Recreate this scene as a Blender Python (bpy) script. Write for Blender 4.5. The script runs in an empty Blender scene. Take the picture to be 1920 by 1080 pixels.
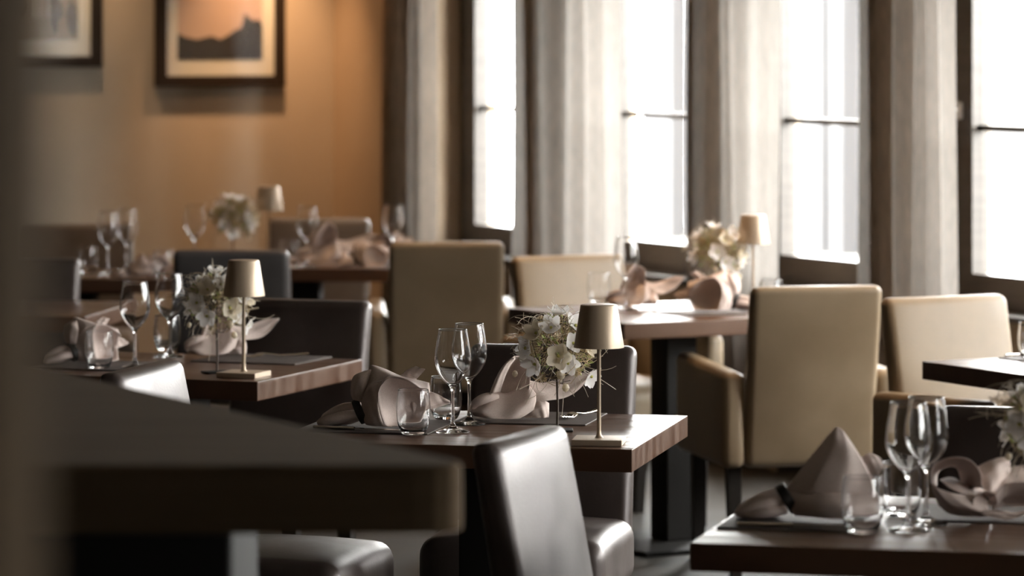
import bpy, math, random
from mathutils import Vector, Matrix
rnd = random.Random(7)
SC = bpy.context.scene
COL = SC.collection

# ------------------------------------------------------------------ camera
F = 7060.0          # focal length in pixels of the 1920 px wide frame
YH = 60.0           # eye level row
CAMH = 1.65
cd = bpy.data.cameras.new('camera')
cam = bpy.data.objects.new('camera', cd); COL.objects.link(cam)
cam.location = (0, 0, CAMH); cam.rotation_euler = (math.pi/2, 0, 0)
cd.sensor_width = 36; cd.lens = F*36/1920
cd.shift_y = -(540-YH)/1920
cd.clip_start = .05; cd.clip_end = 200
cd.dof.use_dof = True; cd.dof.focus_distance = 8.5; cd.dof.aperture_fstop = 3.8
SC.camera = cam

# ------------------------------------------------------------------ colour management, sky
vs = SC.view_settings
SC.display_settings.display_device = 'sRGB'
vs.view_transform = 'Standard'; vs.look = 'None'; vs.gamma = 1; vs.use_curve_mapping = False
vs.exposure = 1.25
W = bpy.data.worlds.new('overcast_sky'); SC.world = W; W.use_nodes = True
bg = W.node_tree.nodes['Background']
bg.inputs[0].default_value = (1.0, .96, .93, 1); bg.inputs[1].default_value = 22.0

def spot(name, loc, target, energy, color, size, blend=.6, rad=.04):
    l = bpy.data.lights.new(name, 'SPOT'); l.energy = energy; l.color = color
    l.spot_size = math.radians(size); l.spot_blend = blend; l.shadow_soft_size = rad
    o = bpy.data.objects.new(name, l); COL.objects.link(o); o.location = loc
    o.rotation_euler = (Vector(target)-Vector(loc)).to_track_quat('-Z', 'Y').to_euler()
    return o

# wall axes: window wall runs from the far corner towards the camera, picture wall runs left
O = Vector((-.847, 17.85, 0)); EA = Vector((.464, -.886, 0)).normalized(); NA = Vector((-EA.y*-1, 0, 0))
NA = Vector((-.886, -.464, 0)).normalized()     # into the room
def wl(t, u, z=0): return O + EA*t + NA*u + Vector((0, 0, z))
def tpx(px, off=0):          # distance along the window wall where the view through column px meets it
    q = (px-960)/F; b = O+NA*off
    return (q*b.y-b.x)/(EA.x-q*EA.y)
def at(px, py, z=.75):       # point at height z
    D = (CAMH-z)*F/(py-YH); return Vector(((px-960)/F*D, D, z))
def col(px, D, z=0): return Vector(((px-960)/F*D, D, z))

WARM = (1.0, .55, .27)
WARM2 = (1.0, .62, .33)
def upt(px, off=0):          # distance along the picture wall for column px
    q = (px-960)/F; b = O
    return (q*b.y-b.x)/(NA.x-q*NA.y)
spot('picture_spot', wl(.36, upt(485), 2.62), wl(.02, upt(485), 1.15), 88, WARM, 62, 1)
spot('picture_spot', wl(.36, upt(120), 2.62), wl(.02, upt(120), 1.2), 26, WARM2, 80, .9)
spot('corner_spot', wl(.9, .5, 2.62), wl(.35, .02, 1.0), 9, WARM, 85, .9)
for i, (x, y, e) in enumerate([(-.6, 15.1, 55), (-.25, 13.5, 70), (.35, 12.6, 80), (1.0, 11.6, 50), (1.5, 10.6, 60), (-1.6, 14.4, 25)]):
    spot('ceiling_spot', (x, y, 2.63), (x, y, 0), e*.45, WARM2, 70, .8, .05)
TS = [1.10+1.29*k for k in range(13)]   # window openings along the wall
OW, Z0, Z1 = .95, .65, 2.35
for t in TS:
    l = bpy.data.lights.new('window_portal', 'AREA'); l.shape = 'RECTANGLE'; l.size = OW; l.size_y = Z1-Z0
    l.cycles.is_portal = True
    l.energy = 1
    o = bpy.data.objects.new('window_portal', l); COL.objects.link(o); o.location = wl(t+OW/2, -.22, (Z0+Z1)/2)
    o.rotation_euler = NA.to_track_quat('-Z', 'Y').to_euler()

# ------------------------------------------------------------------ materials
MATS = {}
def principled(name, color, rough=.5, **kw):
    m = bpy.data.materials.new(name); m.use_nodes = True
    b = m.node_tree.nodes['Principled BSDF']
    b.inputs['Base Color'].default_value = (*color, 1); b.inputs['Roughness'].default_value = rough
    for k, v in kw.items(): b.inputs[k.replace('_', ' ')].default_value = v
    MATS[name] = m; return m
def nodes(m): return m.node_tree.nodes, m.node_tree.links, m.node_tree.nodes['Principled BSDF']
def noisy(name, c1, c2, rough, scale=(8, 8, 8), detail=5, bump=0, bscale=None, lo=.35, hi=.65, r2=None, **kw):
    m = principled(name, c1, rough, **kw); N, L, b = nodes(m)
    tc = N.new('ShaderNodeTexCoord'); mp = N.new('ShaderNodeMapping'); mp.inputs['Scale'].default_value = scale
    L.new(tc.outputs['Object'], mp.inputs[0])
    n = N.new('ShaderNodeTexNoise'); n.inputs['Scale'].default_value = 1; n.inputs['Detail'].default_value = detail
    L.new(mp.outputs[0], n.inputs['Vector'])
    r = N.new('ShaderNodeValToRGB'); r.color_ramp.elements[0].position = lo; r.color_ramp.elements[1].position = hi
    r.color_ramp.elements[0].color = (*c1, 1); r.color_ramp.elements[1].color = (*c2, 1)
    L.new(n.outputs['Fac'], r.inputs[0]); L.new(r.outputs[0], b.inputs['Base Color'])
    if r2 is not None:
        mr = N.new('ShaderNodeMapRange'); mr.inputs[1].default_value = lo; mr.inputs[2].default_value = hi
        mr.inputs[3].default_value = rough; mr.inputs[4].default_value = r2
        L.new(n.outputs['Fac'], mr.inputs[0]); L.new(mr.outputs[0], b.inputs['Roughness'])
    if bump:
        n2 = N.new('ShaderNodeTexNoise'); n2.inputs['Detail'].default_value = 6
        mp2 = N.new('ShaderNodeMapping'); mp2.inputs['Scale'].default_value = bscale or scale
        L.new(tc.outputs['Object'], mp2.inputs[0]); L.new(mp2.outputs[0], n2.inputs['Vector']); n2.inputs['Scale'].default_value = 1
        bp = N.new('ShaderNodeBump'); bp.inputs['Strength'].default_value = bump; bp.inputs['Distance'].default_value = .004
        L.new(n2.outputs['Fac'], bp.inputs['Height']); L.new(bp.outputs[0], b.inputs['Normal'])
    return m

M_wall = noisy('wall_paint', (.37, .32, .255), (.40, .345, .275), .8, (3, 3, 3))
M_wall2 = noisy('window_wall_paint', (.36, .28, .20), (.39, .31, .225), .8, (3, 3, 3))
M_unseen_wall = noisy('unseen_dark_wall', (.10, .068, .042), (.12, .08, .05), .7, (2, 2, 20))  # dark tone put on the unseen walls to deepen shade in the room
M_ceil = noisy('ceiling_paint', (.42, .36, .29), (.45, .39, .32), .9, (2, 2, 2))
M_floor = noisy('floor_slate', (.018, .015, .012), (.040, .034, .027), .6, (3, 3, 3), 6, .15, (14, 14, 14), r2=.7, Specular_IOR_Level=.25)
M_wood = noisy('walnut_table', (.066, .030, .016), (.102, .054, .032), .28, (1.6, 22, 5), 5, .05, (3, 90, 20), r2=.42, Specular_IOR_Level=.32)
M_counter = noisy('smoked_oak', (.105, .070, .040), (.135, .094, .056), .8, (2, 30, 30), 5, Specular_IOR_Level=.12)
M_leg = principled('dark_stained_wood', (.014, .011, .009), .5, Specular_IOR_Level=.3)
M_steel_black = principled('black_powder_coat', (.010, .009, .008), .6, Specular_IOR_Level=.2)
M_taupe = noisy('taupe_leather', (.036, .026, .022), (.054, .041, .036), .34, (9, 9, 9), 6, .10, (160, 160, 160), r2=.45, Specular_IOR_Level=.55, Coat_Weight=.2, Coat_Roughness=.40, Specular_Tint=(1, .92, .92, 1), Coat_Tint=(1, .97, .96, 1))
M_cream = noisy('cream_leather', (.205, .150, .092), (.24, .178, .112), .42, (7, 7, 7), 5, .08, (160, 160, 160), r2=.5)
M_beige = noisy('beige_leather', (.14, .11, .088), (.165, .13, .105), .5, (7, 7, 7), 5)
M_grey = noisy('grey_leather', (.075, .068, .068), (.09, .083, .083), .4, (9, 9, 9), 5, .1, (160, 160, 160))
M_lamp = principled('sand_lacquered_metal', (.52, .41, .30), .38, Metallic=.35)
M_napkin = noisy('taupe_linen', (.54, .44, .395), (.60, .495, .45), .75, (300, 300, 300), 2, .25, (900, 900, 900))
M_ring = noisy('dark_leather_ring', (.018, .015, .013), (.03, .025, .022), .6, (60, 60, 60), 3)
M_mat = noisy('dark_brown_placemat', (.075, .060, .053), (.09, .072, .064), .6, (40, 40, 40), 4, .15, (300, 300, 300), Specular_IOR_Level=.25)
M_cut = principled('polished_steel', (.72, .66, .58), .16, Metallic=1.0)
M_petal = principled('white_petal', (.90, .88, .87), .6)
def petalmat(name, c):
    m = principled(name, c, .6); N, L, b = nodes(m); tr = N.new('ShaderNodeBsdfTranslucent'); tr.inputs[0].default_value = (*c, 1)
    x = N.new('ShaderNodeMixShader'); x.inputs[0].default_value = .4; L.new(b.outputs[0], x.inputs[1]); L.new(tr.outputs[0], x.inputs[2]); L.new(x.outputs[0], N['Material Output'].inputs[0]); return m
M_petal = petalmat('thin_white_petal', (.92, .89, .87))
M_cpetal = petalmat('cream_petal', (.82, .74, .60))
M_green = noisy('fresh_green', (.26, .33, .08), (.50, .54, .22), .6, (50, 50, 50), 2)
M_straw = noisy('dry_straw', (.42, .31, .17), (.60, .48, .30), .7, (60, 60, 60), 2)
M_twig = principled('dark_twig', (.07, .045, .03), .7)
M_wisp = principled('pale_wire', (.55, .48, .38), .5)
M_yellow = principled('stamen_yellow', (.50, .48, .14), .7)
M_frame = noisy('dark_window_wood', (.030, .024, .020), (.045, .037, .031), .38, (4, 4, 40), 4)
M_handle = principled('brushed_aluminium', (.75, .75, .76), .3, Metallic=.6)
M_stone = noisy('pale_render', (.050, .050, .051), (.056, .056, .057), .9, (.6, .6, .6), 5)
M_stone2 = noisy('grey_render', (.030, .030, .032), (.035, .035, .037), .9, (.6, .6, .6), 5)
M_ground = noisy('pale_paving', (.20, .20, .19), (.24, .24, .23), .9, (1, 1, 1), 5)
M_pframe = principled('dark_picture_frame', (.018, .012, .008), .6, Specular_IOR_Level=.15)
M_mount = principled('cream_mount_board', (.70, .66, .60), .8)
M_column = noisy('brown_post', (.105, .070, .038), (.118, .08, .044), .8, (4, 4, 2), 4, Specular_IOR_Level=.02)

def glassmat(name, fac_trans=None):
    m = bpy.data.materials.new(name); m.use_nodes = True; N = m.node_tree.nodes; L = m.node_tree.links
    N.clear(); o = N.new('ShaderNodeOutputMaterial')
    if fac_trans is None:
        g = N.new('ShaderNodeBsdfGlass'); g.inputs['Roughness'].default_value = 0; g.inputs['IOR'].default_value = 1.47
        L.new(g.outputs[0], o.inputs[0])
    else:
        t = N.new('ShaderNodeBsdfTransparent'); t.inputs[0].default_value = (.96, .98, .98, 1)
        g = N.new('ShaderNodeBsdfGlossy'); g.inputs['Roughness'].default_value = .02
        fr = N.new('ShaderNodeFresnel'); fr.inputs[0].default_value = 1.5
        x = N.new('ShaderNodeMixShader'); ge = N.new('ShaderNodeNewGeometry'); mm = N.new('ShaderNodeMath'); mm.operation = 'SUBTRACT'; mm.use_clamp = True
        L.new(fr.outputs[0], mm.inputs[0]); L.new(ge.outputs['Backfacing'], mm.inputs[1]); L.new(mm.outputs[0], x.inputs[0]); L.new(t.outputs[0], x.inputs[1]); L.new(g.outputs[0], x.inputs[2])
        L.new(x.outputs[0], o.inputs[0])
    return m
M_glass = glassmat('clear_glass')
M_pane = glassmat('window_glass', .08)
M_picglass = glassmat('matt_picture_glass', .08)
for n_ in M_picglass.node_tree.nodes:
    if n_.type == 'BSDF_GLOSSY': n_.inputs['Roughness'].default_value = .16

def curtainmat():
    m = bpy.data.materials.new('linen_curtain'); m.use_nodes = True; N, L, b = nodes(m)
    tc = N.new('ShaderNodeTexCoord'); mp = N.new('ShaderNodeMapping'); mp.inputs['Scale'].default_value = (60, 60, 14)
    L.new(tc.outputs['Object'], mp.inputs[0]); n = N.new('ShaderNodeTexNoise'); n.inputs['Scale'].default_value = 1; n.inputs['Detail'].default_value = 6
    L.new(mp.outputs[0], n.inputs['Vector'])
    r = N.new('ShaderNodeValToRGB'); r.color_ramp.elements[0].position = .3; r.color_ramp.elements[1].position = .7
    r.color_ramp.elements[0].color = (.175, .118, .073, 1); r.color_ramp.elements[1].color = (.31, .22, .148, 1)
    L.new(n.outputs['Fac'], r.inputs[0]); L.new(r.outputs[0], b.inputs['Base Color']); b.inputs['Roughness'].default_value = .85
    tr = N.new('ShaderNodeBsdfTranslucent'); tr.inputs[0].default_value = (.21, .197, .183, 1)
    x = N.new('ShaderNodeMixShader'); x.inputs[0].default_value = .45
    o = N['Material Output']; L.new(b.outputs[0], x.inputs[1]); L.new(tr.outputs[0], x.inputs[2]); L.new(x.outputs[0], o.inputs[0])
    return m
M_curtain = curtainmat()

# ------------------------------------------------------------------ mesh helpers
class MB:
    def __init__(s): s.v = []; s.f = []; s.mi = []
    def add(s, v, f, mi=0, M=None):
        k = len(s.v)
        s.v += [tuple(M @ Vector(p)) if M else tuple(p) for p in v]
        s.f += [tuple(i+k for i in q) for q in f]; s.mi += [mi]*len(f); return s
    def build(s, name, mats, parent=None, smooth=True, sharp=40):
        me = bpy.data.meshes.new(name); me.from_pydata(s.v, [], s.f); me.validate()
        if not isinstance(mats, (list, tuple)): mats = [mats]
        for m in mats: me.materials.append(m)
        if len(mats) > 1:
            for p, i in zip(me.polygons, s.mi): p.material_index = i
        if smooth:
            for p in me.polygons: p.use_smooth = True
            if sharp and sharp < 180: me.set_sharp_from_angle(angle=math.radians(sharp))
        o = bpy.data.objects.new(name, me); COL.objects.link(o)
        if parent: o.parent = parent
        return o
def box(x0, x1, y0, y1, z0, z1):
    v = [(x, y, z) for x in (x0, x1) for y in (y0, y1) for z in (z0, z1)]
    f = [(0, 1, 3, 2), (4, 6, 7, 5), (0, 4, 5, 1), (2, 3, 7, 6), (0, 2, 6, 4), (1, 5, 7, 3)]
    return v, f
def rbox(hx, hy, hz, r, n=4, deform=None):
    """rounded box centred at the origin"""
    def coords(h):
        inner = [-(h-r)+2*(h-r)*i/n for i in range(n+1)]
        return [-h, -h+.35*r, -h+.7*r] + inner + [h-.7*r, h-.35*r, h]
    cx, cy, cz = coords(hx), coords(hy), coords(hz)
    V = []; idx = {}; Fc = []
    def vert(p):
        k = tuple(round(c, 6) for c in p)
        if k not in idx:
            q = [max(-(h-r), min(h-r, c)) for c, h in zip(p, (hx, hy, hz))]
            d = Vector(p)-Vector(q); d.normalize(); w = Vector(q)+d*r
            if deform: w = Vector(deform(w))
            idx[k] = len(V); V.append(tuple(w))
        return idx[k]
    def face(A, B, fn, flip):
        for i in range(len(A)-1):
            for j in range(len(B)-1):
                q = [vert(fn(A[i], B[j])), vert(fn(A[i+1], B[j])), vert(fn(A[i+1], B[j+1])), vert(fn(A[i], B[j+1]))]
                Fc.append(tuple(q[::-1] if flip else q))
    face(cx, cy, lambda a, b: (a, b, hz), False); face(cx, cy, lambda a, b: (a, b, -hz), True)
    face(cy, cz, lambda a, b: (hx, a, b), False); face(cy, cz, lambda a, b: (-hx, a, b), True)
    face(cx, cz, lambda a, b: (a, -hy, b), False); face(cx, cz, lambda a, b: (a, hy, b), True)
    return V, Fc
def lathe(prof, n=40):
    V = []; Fc = []; rings = []
    for r, z in prof:
        if r < 1e-6: rings.append([len(V)]); V.append((0, 0, z))
        else:
            rings.append(list(range(len(V), len(V)+n)))
            V += [(r*math.cos(2*math.pi*i/n), r*math.sin(2*math.pi*i/n), z) for i in range(n)]
    for a, b in zip(rings, rings[1:]):
        for i in range(n):
            j = (i+1) % n
            if len(a) == 1 and len(b) == 1: continue
            if len(a) == 1: Fc.append((a[0], b[j], b[i]))
            elif len(b) == 1: Fc.append((a[i], a[j], b[0]))
            else: Fc.append((a[i], a[j], b[j], b[i]))
    return V, Fc
def tube(pts, rad, n=6, flat=1.0):
    pts = [Vector(p) for p in pts]; V = []; Fc = []
    R = rad if isinstance(rad, (list, tuple)) else [rad]*len(pts)
    up = Vector((.13, .21, .97))
    for i, p in enumerate(pts):
        d = (pts[min(i+1, len(pts)-1)]-pts[max(i-1, 0)]).normalized()
        a = d.cross(up); a = a.normalized() if a.length > 1e-4 else Vector((1, 0, 0)); b = a.cross(d)
        for k in range(n):
            t = 2*math.pi*k/n; V.append(tuple(p+a*math.cos(t)*R[i]+b*math.sin(t)*R[i]*flat))
    for i in range(len(pts)-1):
        for k in range(n):
            Fc.append((i*n+k, i*n+(k+1) % n, (i+1)*n+(k+1) % n, (i+1)*n+k))
    Fc.append(tuple(range(n))[::-1]); Fc.append(tuple(range((len(pts)-1)*n, len(pts)*n)))
    return V, Fc
def prism(poly, z0, z1):
    n = len(poly); V = [(x, y, z0) for x, y in poly]+[(x, y, z1) for x, y in poly]
    return V, [tuple(range(n))[::-1], tuple(range(n, 2*n))]+[(i, (i+1) % n, n+(i+1) % n, n+i) for i in range(n)]
def grid(fn, nu, nv):
    V = [tuple(fn(i/nu, j/nv)) for i in range(nu+1) for j in range(nv+1)]
    return V, [(i*(nv+1)+j, (i+1)*(nv+1)+j, (i+1)*(nv+1)+j+1, i*(nv+1)+j+1) for i in range(nu) for j in range(nv)]
def T(x=0, y=0, z=0): return Matrix.Translation((x, y, z))
def RZ(a): return Matrix.Rotation(a, 4, 'Z')

def tag(o, label, cat, group=None):
    o['label'] = label; o['category'] = cat
    if group: o['group'] = group
    return o
def thing(name, label, cat, loc, rz=0, group=None):
    o = bpy.data.objects.new(name, None); COL.objects.link(o); o.empty_display_size = .1
    o.location = loc; o.rotation_euler = (0, 0, rz); return tag(o, label, cat, group)
def struct(o): o['kind'] = 'structure'; return o
def dup(root, loc, rz, label, group=None):
    r = root.copy(); COL.objects.link(r); r.location = loc; r.rotation_euler = (0, 0, rz); r['label'] = label
    if group: r['group'] = group
    for ch in list(root.children):
        c = ch.copy(); COL.objects.link(c); c.parent = r
        for g in list(ch.children):
            d = g.copy(); COL.objects.link(d); d.parent = c
    return r
def facing(x, y): return math.atan2(-x, y)      # rotation that turns local +Y to (x, y)

# ------------------------------------------------------------------ room shell
L_, WID = 20.0, 10.0
CE = 2.66
def quad_prism(name, a, b, c, d, z0, z1, mat):
    return struct(MB().add(*prism([(p.x, p.y) for p in (a, b, c, d)], z0, z1)).build(name, mat, smooth=False))
quad_prism('floor', wl(-.3, -.34), wl(-.3, WID+.2), wl(L_+.2, WID+.2), wl(L_+.2, -.34), -.12, 0, M_floor)
quad_prism('ceiling', wl(-.3, -.34), wl(-.3, WID+.2), wl(L_+.2, WID+.2), wl(L_+.2, -.34), CE, CE+.15, M_ceil)
quad_prism('wall_left', wl(0, -.3), wl(0, WID), wl(-.2, WID), wl(-.2, -.3), 0, CE, M_wall)
quad_prism('wall_front', wl(L_, 0), wl(L_+.15, 0), wl(L_+.15, WID), wl(L_, WID), 0, CE, M_unseen_wall)
quad_prism('wall_rear', wl(0, WID), wl(L_, WID), wl(L_, WID+.15), wl(0, WID+.15), 0, CE, M_unseen_wall)
mb = MB(); WT = .30
def wseg(t0, t1, z0, z1):
    p = [wl(t0, 0), wl(t0, -WT), wl(t1, -WT), wl(t1, 0)]
    mb.add(*prism([(q.x, q.y) for q in p], z0, z1))
wseg(0, L_, 0, Z0); wseg(0, L_, Z1, CE)
prev = 0
for t in TS:
    wseg(prev, t, Z0, Z1); prev = t+OW
wseg(prev, L_, Z0, Z1)
struct(mb.build('wall_right', M_wall2, smooth=False))
# baseboards
mb = MB(); p = [wl(0, 0), wl(L_, 0), wl(L_, .018), wl(0, .018)]
struct(mb.add(*prism([(q.x, q.y) for q in p], 0, .09)).build('baseboard_right', M_leg, smooth=False))
mb = MB(); p = [wl(0, .018), wl(.018, .018), wl(.018, WID), wl(0, WID)]
struct(mb.add(*prism([(q.x, q.y) for q in p], 0, .09)).build('baseboard_left', M_leg, smooth=False))

wang = math.atan2(EA.y, EA.x)       # local x along the wall, local +y outwards
def window(n, t):
    root = bpy.data.objects.new('window_%d' % n, None); COL.objects.link(root); struct(root)
    root.location = wl(t, -.12, Z0); root.rotation_euler = (0, 0, wang)
    w, h = OW, Z1-Z0; fr = .055; sb = .10; st = .125
    m = MB()
    for a in [(0, fr, 0, .08, 0, h), (w-fr, w, 0, .08, 0, h), (fr, w-fr, 0, .08, 0, .06), (fr, w-fr, 0, .08, h-fr, h)]: m.add(*box(*a))
    m.build('window_frame', M_frame, root, smooth=False)
    m = MB(); x0, x1 = fr, w-fr
    for a in [(x0, x0+st, -.02, .05, .06, h-fr), (x1-st, x1, -.02, .05, .06, h-fr), (x0+st, x1-st, -.02, .05, .06, .06+sb*.85), (x0+st, x1-st, -.02, .05, h-fr-st, h-fr)]: m.add(*box(*a))
    m.build('sash', M_frame, root, smooth=False)
    m = MB(); m.add(*box(x0+st, x1-st, .012, .018, .06+sb*.85, h-fr-st)); m.build('pane', M_pane, root, smooth=False)
    for zz in (1.31-Z0, 1.83-Z0):
        m = MB(); m.add(*box(x0+st, x1-st, .005, .03, zz-.011, zz+.011)); m.build('glazing_bar', M_frame, root, smooth=False)
    m = MB(); m.add(*box(-.0, w, -.14, -.001, -.001, .022)); m.build('window_sill', M_frame, root, smooth=False)
    if n != 4: return
    m = MB(); m.add(*rbox(.013, .006, .03, .005), M=T(x0+.055, -.026, 1.37-Z0)); m.add(*tube([(x0+.055, -.03, 1.375-Z0), (x0+.055, -.065, 1.375-Z0)], .008, 8))
    m.add(*rbox(.0105, .008, .068, .006), M=T(x0+.055, -.066, 1.325-Z0)); m.build('handle', M_handle, root)
for i, t in enumerate(TS): window(i+1, t)

# curtains (floor length, pleated linen)
def curtain(px0, px1, label, seed, off=.15, npl=6, t01=None):
    r = random.Random(seed)
    t0, t1 = t01 if t01 else (tpx(px0, off), tpx(px1, off))
    w = t1-t0; amps = [r.uniform(.6, 1.25) for _ in range(npl+2)]
    root = thing('curtain', label, 'curtain', wl(t0, off, 0), wang, 'curtains between the windows')
    def fn(u, v):
        k = u*npl + .12*math.sin(2*math.pi*u*1.7+seed)
        a = amps[int(k) % len(amps)]*.045
        s = math.sin(2*math.pi*k)
        y = a*(abs(s)**.75)*(1 if s > 0 else -1)*(.75+.25*v) + .008*math.sin(9*u+5*v+seed)
        x = u*w + .012*math.sin(4*math.pi*k)*.5
        return (x, y, .015+v*2.56)
    V, Fc = grid(fn, npl*16, 10)
    o = MB().add(V, Fc).build('curtain_cloth', M_curtain, root, sharp=0)
    m = MB(); m.add(*tube([(-.05, 0, 2.6), (w+.05, 0, 2.6)], .012, 10)); m.build('curtain_rail', M_steel_black, root)
    return root
curtain(716, 806, 'narrow linen curtain in the corner, left of the first window', 3, npl=4)
curtain(971, 1166, 'wide linen curtain left of the pane behind the cream chair with low back', 5, npl=5)
curtain(1281, 1463, 'brown and cream pleated curtain behind the blurred window table lamp', 8, npl=6)
curtain(1621, 1790, 'linen curtain left of the window with the silver handle', 11, npl=6)

# outside: paving and pale building
quad = [wl(-14, -.34), wl(34, -.34), wl(34, -40), wl(-14, -40)]
struct(MB().add(*prism([(q.x, q.y) for q in quad], -.35, -.15)).build('ground', M_ground, smooth=False))
bl = thing('outbuilding', 'low pale rendered outbuilding across the yard, washed out behind the window panes', 'building', wl(4, -9, -.15), wang)
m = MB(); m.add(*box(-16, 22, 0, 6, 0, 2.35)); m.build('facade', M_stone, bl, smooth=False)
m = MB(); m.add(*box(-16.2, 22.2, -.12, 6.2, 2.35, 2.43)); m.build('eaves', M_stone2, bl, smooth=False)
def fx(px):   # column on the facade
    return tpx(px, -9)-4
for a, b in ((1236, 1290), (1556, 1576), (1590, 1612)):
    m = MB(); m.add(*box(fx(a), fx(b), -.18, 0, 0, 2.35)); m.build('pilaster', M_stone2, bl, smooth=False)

# pictures
def picture(px0, px1, zb, h, label, kind):
    u0, u1 = upt(px1), upt(px0)
    root = thing('framed_picture', label, 'picture', wl(.001, (u0+u1)/2, zb), math.atan2(NA.y, NA.x)+math.pi, 'framed pictures on the left wall')
    # local x to the right along the wall, local -y into the room
    w = u1-u0; hw = w/2; fw = .05
    m = MB()
    for a in [(-hw, -hw+fw, -.035, 0, 0, h), (hw-fw, hw, -.035, 0, 0, h), (-hw+fw, hw-fw, -.035, 0, 0, fw), (-hw+fw, hw-fw, -.035, 0, h-fw, h)]: m.add(*box(*a))
    m.build('frame', M_pframe, root, smooth=False)
    m = MB(); m.add(*box(-hw+fw, hw-fw, -.012, -.002, fw, h-fw)); m.build('mount', M_mount, root, smooth=False)
    iw = hw-fw-.06; z0, z1 = fw+.075, h-fw-.075
    m = MB()
    if kind == 'hills':
        mats = [principled('print_sky', (.50, .36, .30), .7), principled('print_hill', (.02, .018, .016), .7)]
        m.add(*box(-iw, iw, -.0135, -.012, z0, z1))
        top = [(-1, .22), (-.8, .19), (-.55, .17), (-.2, .20), (0, .17), (.2, .21), (.35, .25), (.5, .27), (.58, .40), (.66, .36), (.78, .33), (.9, .34), (1, .30)]
        V = []; n = len(top)
        for x, z in top: V.append((x*iw, -.0145, z0+z*(z1-z0)))
        for x, z in top: V.append((x*iw, -.0145, z0))
        m.add(V, [(i, n+i, n+i+1, i+1) for i in range(n-1)], 1)
    else:
        mats = [principled('print_grey', (.30, .26, .20), .7), principled('print_dark', (.09, .075, .055), .7), principled('print_light', (.50, .45, .37), .7)]
        m.add(*box(-iw, iw, -.0135, -.012, z0, z1))
        r = random.Random(4)
        for k in range(26):
            side = r.choice((-1, 1)); x = side*r.uniform(.35, .85)*iw; z = z0+r.uniform(.12, .8)*(z1-z0); a, b = r.uniform(.04, .15)*iw, r.uniform(.03, .09)
            V = [(max(-iw, min(iw, x+a*math.cos(t)*r.uniform(.7, 1.2))), -.0142-.00002*k, max(z0, z+b*math.sin(t)*r.uniform(.7, 1.2))) for t in [2*math.pi*i/11 for i in range(11)]]
            m.add(V, [tuple(range(11))[::-1]], 1)
        for k in range(9):
            x = r.uniform(-.22, .22)*iw; V = [(x-.012, -.0152, z0+.1), (x+.016, -.0152, z0+.1), (x+.010, -.0152, z1), (x-.004, -.0152, z1)]
            m.add(V, [(0, 1, 2, 3)], 2)
    m.build('print', mats, root, smooth=False)
    m = MB(); m.add(*box(-hw+fw, hw-fw, -.024, -.021, fw, h-fw)); m.build('picture_glass', M_picglass, root, smooth=False)
def zwall(px, py):
    p = wl(0, upt(px)); return CAMH-(py-YH)*p.y/F
picture(289, 530, zwall(410, 162), .80, 'framed print of a dark treeline under a pinkish sky, nearer the corner', 'hills')
picture(-54, 187, zwall(100, 126), .80, 'framed grey toned print of a waterfall at the left edge', 'fall')

# ------------------------------------------------------------------ tables
def table(label, corner, ang, w, d, sgn=-1, group='walnut dining tables', name='dining_table', rot=0):
    """corner: front right (sgn -1) or front left (sgn 1) corner; ang: direction of the depth edge, clockwise from straight ahead"""
    dv = Vector((math.sin(ang), math.cos(ang), 0)); wv = Vector((math.cos(ang), -math.sin(ang), 0))*sgn
    c = Vector((corner[0], corner[1], 0))+wv*(w/2)+dv*(d/2)
    root = thing(name, label, 'table', c, -ang, group)
    t = .05
    r = random.Random(int(abs(c.x*1000)))
    top = MB(); top.add(*rbox(w/2, d/2, t/2, .0022, 5), M=T(0, 0, .75-t/2)); top.build('tabletop', M_wood, root, sharp=30)
    m = MB(); m.add(*rbox(.055, .055, .335, .004, 2), M=T(0, 0, .352)); m.build('pedestal', M_steel_black, root)
    m = MB(); m.add(*rbox(.24, .24, .008, .004, 2), M=T(0, 0, .008)); m.build('base_plate', M_steel_black, root)
    m = MB(); m.add(*rbox(.19, .19, .006, .003, 2), M=T(0, 0, .693)); m.build('top_plate', M_steel_black, root)
    return root
A12 = math.radians(12); A28 = math.radians(-27.7); A20 = math.radians(20)
cA = at(1185, 843); tA = table('walnut table at the centre in focus, with lamp and flower stick', cA, A12, .80, .74)
cB = at(483, 716); tB = table('walnut table at left behind the high table, with two wine glasses and lamp', cB, A20, .75, .71)
cC = at(1170, 607); tC = table('walnut table by the windows between two cream armchairs', cC, A28, .80, .77, 1)
cE = at(1729, 677)
eE = Vector((cE.x, cE.y, 0))+Vector((.464, -.886, 0))*.80
tE = table('walnut table cut off by the right edge, in front of a cream armchair', (eE.x, eE.y), A28, .80, .80, 1)
cF = at(1293, 1018); tF = table('walnut table in the lower right corner with a napkin cone', cF, math.radians(14), 1.0, .74, 1)
cD = col(742, 14.3); tD = table('far table before the picture wall, with lamp and pink napkins', cD, math.radians(6), .80, .75)
cD2 = col(325, 13.7); tD2 = table('far left table by the wall, without a lamp', cD2, math.radians(6), .80, .55)
cI = col(161, 11.9); tI = table('dim table at the left edge in front of a dark chair', cI, math.radians(8), .80, .70)

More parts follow.
